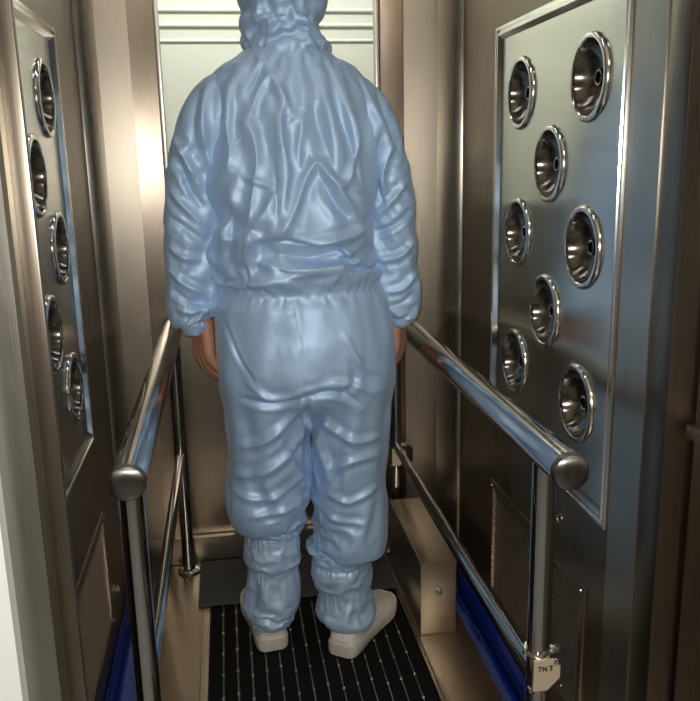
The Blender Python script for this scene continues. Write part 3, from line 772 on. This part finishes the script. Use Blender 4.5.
P = relax(P, .8*np.clip((P[:, 2]-1.0)/.06, 0, 1)*np.clip((1.45-P[:, 2])/.05, 0, 1), 40)
wh = np.clip((P[:, 2]-.68)/.06, 0, 1)*np.clip((.965-P[:, 2])/.03, 0, 1); P[:, 0] += (P[:, 0]-.172)*.055*wh; P[:, 1] += (P[:, 1]-1.87)*.05*wh
P = relax(P, np.clip((.70-P[:, 2])/.03, 0, 1)*np.clip((P[:, 2]-.42)/.06, 0, 1), 30); setxyz(suit.data, P)
fold(suit, [f for f in FOLDS if f[2][0][1] > .955], 1.4); fold(suit, [f for f in FOLDS if f[2][0][1] <= .955], 1.2); fold(slL, SLEEVE_FOLDS, 1.3, 1.95); fold(slR, SLEEVE_FOLDS, 1.3, 1.95)
crumple(suit, .0026, 7); crumple(slL, .0026, 7, 3); crumple(slR, .0026, 7, 7)
# ---- hood
HOOD = [(.158, 1.885, 1.448, .103, .104), (.157, 1.885, 1.472, .096, .100), (.150, 1.888, 1.505, .089, .098), (.145, 1.893, 1.537, .084, .104), (.147, 1.90, 1.585, .086, .114), (.150, 1.905, 1.64, .098, .124), (.150, 1.905, 1.69, .092, .114), (.150, 1.905, 1.725, .066, .085), (.150, 1.905, 1.738, .03, .04)]
def pin_hood(P): return np.maximum(np.clip((1.470-P[:, 2])/.012, 0, 1), np.clip((P[:, 2]-1.70)/.02, 0, 1))
hood = shell('hood', [(lofted, (HOOD, 30))], .014, pin_hood, .10, 1.0, -5, 26, 'suit', .009)
fold(hood, HOOD_FOLDS, 1.1, 1.9); crumple(hood, .0013, 14, 2)
b = bmesh.new(); b.from_mesh(hood.data)
bmesh.ops.delete(b, geom=[v for v in b.verts if v.co.y > 1.95 and ((v.co.x-.15)/.062)**2 + ((v.co.z-1.60)/.075)**2 < 1], context='VERTS')
b.to_mesh(hood.data); b.free()
# ---- boots with gathered cloth legs
BL = [(.074, 1.90, .362, .062, .078), (.074, 1.90, .345, .066, .081), (.074, 1.90, .30, .067, .083), (.075, 1.90, .256, .061, .077), (.071, 1.90, .195, .063, .082), (.064, 1.895, .14, .059, .082), (.061, 1.895, .112, .056, .080)]
BR = [(.238, 1.87, .292, .064, .080), (.239, 1.87, .275, .068, .083), (.242, 1.87, .240, .069, .083), (.249, 1.865, .195, .060, .076), (.250, 1.865, .14, .067, .083), (.255, 1.865, .108, .066, .084)]
def pin_boot(rows, hem): return lambda P: np.maximum.reduce([band(P[:, 2], r, .007) for r in rows] + [np.clip((hem-P[:, 2])/.008, 0, 1)])
blL = shell('boot_leg', [(lofted, (BL, 30))], .013, pin_boot([.345, .256], .124), .12, .8, -6, 26, 'boot_cloth', .008)
blR = shell('boot_leg', [(lofted, (BR, 30))], .013, pin_boot([.276, .195], .118), .12, .8, -6, 26, 'boot_cloth', .008)
for o, zs in ((blL, (.345, .256)), (blR, (.276, .195))):          # puckers along the elastic
    me = o.data; P = xyz(me); cx, cy = P[:, 0].mean(), P[:, 1].mean()
    a = np.arctan2(P[:, 1]-cy, P[:, 0]-cx); k = sum(np.exp(-((P[:, 2]-zz)/.016)**2) for zz in zs)
    pk = (np.sin(a*31+2*np.sin(a*3)) + .6*np.sin(a*47+1.3))*.0016*k
    r = np.stack([np.cos(a), np.sin(a), 0*a], 1); setxyz(me, P + r*pk[:, None])
    crumple(o, .0022, 18, cx*30)
# ---- shoes
def shoe(heel, ang):
    t = []
    def sec(y, w, h, zb, n=22, top=1.0):
        pts = []
        for k in range(n+1):
            a = PI*k/n; c, s_ = math.cos(a), math.sin(a)
            pts.append((w*math.copysign(abs(c)**.75, c), y, zb + (h-zb)*abs(s_)**.8))
        return pts
    ST = [(.004, .020, .052), (.010, .031, .064), (.025, .0375, .074), (.06, .039, .082), (.10, .0385, .085), (.14, .042, .074), (.18, .0465, .061), (.215, .0475, .052), (.245, .042, .046), (.262, .032, .041), (.272, .016, .034)]
    def make(zb, grow, hfun, n=36):
        b = bmesh.new(); R = []
        for y, w, h in resample(ST, n): R.append([b.verts.new((p[0]*(1+grow), p[1]+(grow*.06 if y > .14 else -grow*.06), p[2])) for p in sec(y, w, hfun(h), zb)])
        for i in range(len(R)-1):
            for k in range(len(R[0])-1): b.faces.new((R[i][k], R[i][k+1], R[i+1][k+1], R[i+1][k]))
            b.faces.new((R[i][0], R[i+1][0], R[i+1][-1], R[i][-1]))
        b.faces.new(R[0]); b.faces.new(R[-1][::-1]); return b
    u = obj('shoe', make(.022, 0, lambda h: h), M['shoe'], person)
    b = bmesh.new(); R = []
    for y, w, h in resample(ST, 36):
        yy = y + (.004 if y > .14 else -.003); ww = w*1.06 + .001; lift = .008*max(0, (y-.2)/.07)**2
        R.append([b.verts.new(v) for v in ((-ww*.94, yy, lift), (-ww, yy, .004+lift), (-ww, yy, .027+lift), (-ww*.96, yy, .030+lift), (ww*.96, yy, .030+lift), (ww, yy, .027+lift), (ww, yy, .004+lift), (ww*.94, yy, lift))])
    for i in range(len(R)-1):
        for k in range(8): b.faces.new((R[i][k], R[i][(k+1) % 8], R[i+1][(k+1) % 8], R[i+1][k]))
    b.faces.new(R[0]); b.faces.new(R[-1][::-1])
    s = obj('sole', b, M['sole'], u)
    b = bmesh.new(); pts = []
    for k in range(17):                                            # heel counter strip
        a = -PI/2 + PI*k/16*1.0; pts.append((math.sin(a)*.0392, .045-math.cos(a)*.044, .036+.010*math.cos(a)))
    tube(b, pts, .0022, 8); obj('heel_trim', b, M['shoe'], u)
    u.location = (heel[0]-person.location.x, heel[1]-person.location.y, 0); u.rotation_euler.z = ang
    return u
shoe((.064, 1.842), .13); shoe((.222, 1.787), -.62)
# ---- one continuous body inside the clothes, with bare hands showing at the cuffs
def hand(sx, wrist):
    """relaxed hand hanging down; sx = direction (along x) the palm faces"""
    W = Vector(wrist); T = []
    for y, zk, ln in ((.030, -.086, (.040, .025, .021)), (.010, -.090, (.044, .028, .022)), (-.010, -.086, (.041, .026, .021)), (-.028, -.078, (.032, .020, .018))):
        p = [W+Vector((0, y*.35, .0)), W+Vector((-.002*sx, y*.75, zk*.5)), W+Vector((-.002*sx, y, zk))]
        r = [.0165, .0145, .0120]; c = p[-1].copy()
        for l, a, rr in zip(ln, (.55+abs(y)*2, 1.45, 2.1), (.0098, .0090, .0074)):
            c = c + Vector((math.sin(a)*sx, .0, -math.cos(a)))*l; p.append(c.copy()); r.append(rr)
        b = bmesh.new(); pp = resample([(*q, rr) for q, rr in zip(p, r)], 22); tube(b, [q[:3] for q in pp], [q[3] for q in pp], 14); T.append(b)
        b = bmesh.new(); bmesh.ops.create_uvsphere(b, u_segments=10, v_segments=8, radius=.0066, matrix=Matrix.Translation(p[-1])); T.append(b)
    p = [W+Vector((.004*sx, .014, -.012)), W+Vector((.010*sx, .036, -.036)), W+Vector((.016*sx, .046, -.064)), W+Vector((.022*sx, .046, -.090))]
    b = bmesh.new(); pp = resample([(*q, rr) for q, rr in zip(p, (.014, .0125, .0100, .0075))], 16); tube(b, [q[:3] for q in pp], [q[3] for q in pp], 14); T.append(b)
    b = bmesh.new(); bmesh.ops.create_uvsphere(b, u_segments=10, v_segments=8, radius=.0075, matrix=Matrix.Translation(p[-1])); T.append(b)
    rot = Matrix.Translation(W) @ Matrix.Rotation(.45*sx, 4, 'Z') @ Matrix.Scale(1.14, 4) @ Matrix.Translation(-W)
    for b in T: bmesh.ops.transform(b, matrix=rot, verts=b.verts[:])
    return T
def thin(rs, k): return [(*r[:3], r[3]*k, r[4]*k) for r in rs]
HEAD = [(.152, 1.885, 1.40, .058, .060), (.151, 1.887, 1.46, .056, .060), (.150, 1.895, 1.50, .056, .066), (.150, 1.91, 1.53, .060, .082), (.150, 1.91, 1.58, .070, .092), (.150, 1.908, 1.63, .074, .096), (.150, 1.905, 1.67, .068, .088), (.150, 1.90, 1.70, .045, .060), (.150, 1.90, 1.712, .015, .02)]
wl, wr = (-.062, 1.900, .900), (.396, 1.905, .889)
armL = [(*p[:3], p[3]*.62, p[4]*.60) for p in ARML[:-2]] + [(wl[0]-.003, 1.899, .915, .021, .028), (*wl, .017, .026)]
armR = [(*p[:3], p[3]*.62, p[4]*.60) for p in ARMR[:-2]] + [(wr[0]+.003, 1.903, .912, .021, .028), (*wr, .017, .026)]
parts = [lofted(thin(TORSO, .78), 26), sweep(armL, 30), sweep(armR, 30), lofted(HEAD, 24, 0, 2.0),
         lofted(thin(LEGL, .74) + [(.072, 1.90, .20, .042, .046), (.066, 1.90, .13, .034, .040)], 30), lofted(thin(LEGR, .74) + [(.248, 1.865, .18, .040, .044), (.252, 1.86, .13, .034, .040)], 30)]
parts += hand(1, wl) + hand(-1, wr)
for c, r, sc in (((.150, 2.005, 1.595), .016, (.8, 1.1, 1.5)), ((.150, 1.998, 1.560), .016, (1.5, .5, .45)), ((.150, 1.985, 1.53), .024, (1, .7, .7)), ((.122, 1.994, 1.63), .018, (1.2, .4, .4)), ((.178, 1.994, 1.63), .018, (1.2, .4, .4))):
    b = bmesh.new(); bmesh.ops.create_uvsphere(b, u_segments=14, v_segments=10, radius=r, matrix=Matrix.Translation(c) @ Matrix.Diagonal((*sc, 1))); parts.append(b)
body = union('body', parts, .0036, 3, 'skin'); body.parent = person; body.location = -person.location
for p in body.data.polygons: p.use_smooth = True
for sx in (-1, 1):
    b = bmesh.new(); bmesh.ops.create_uvsphere(b, u_segments=14, v_segments=10, radius=.011, matrix=Matrix.Translation((.150+sx*.029, 1.992, 1.612))); e = obj('eye', b, M['white_paint'], person); e.location = -person.location
SC.frame_set(1)
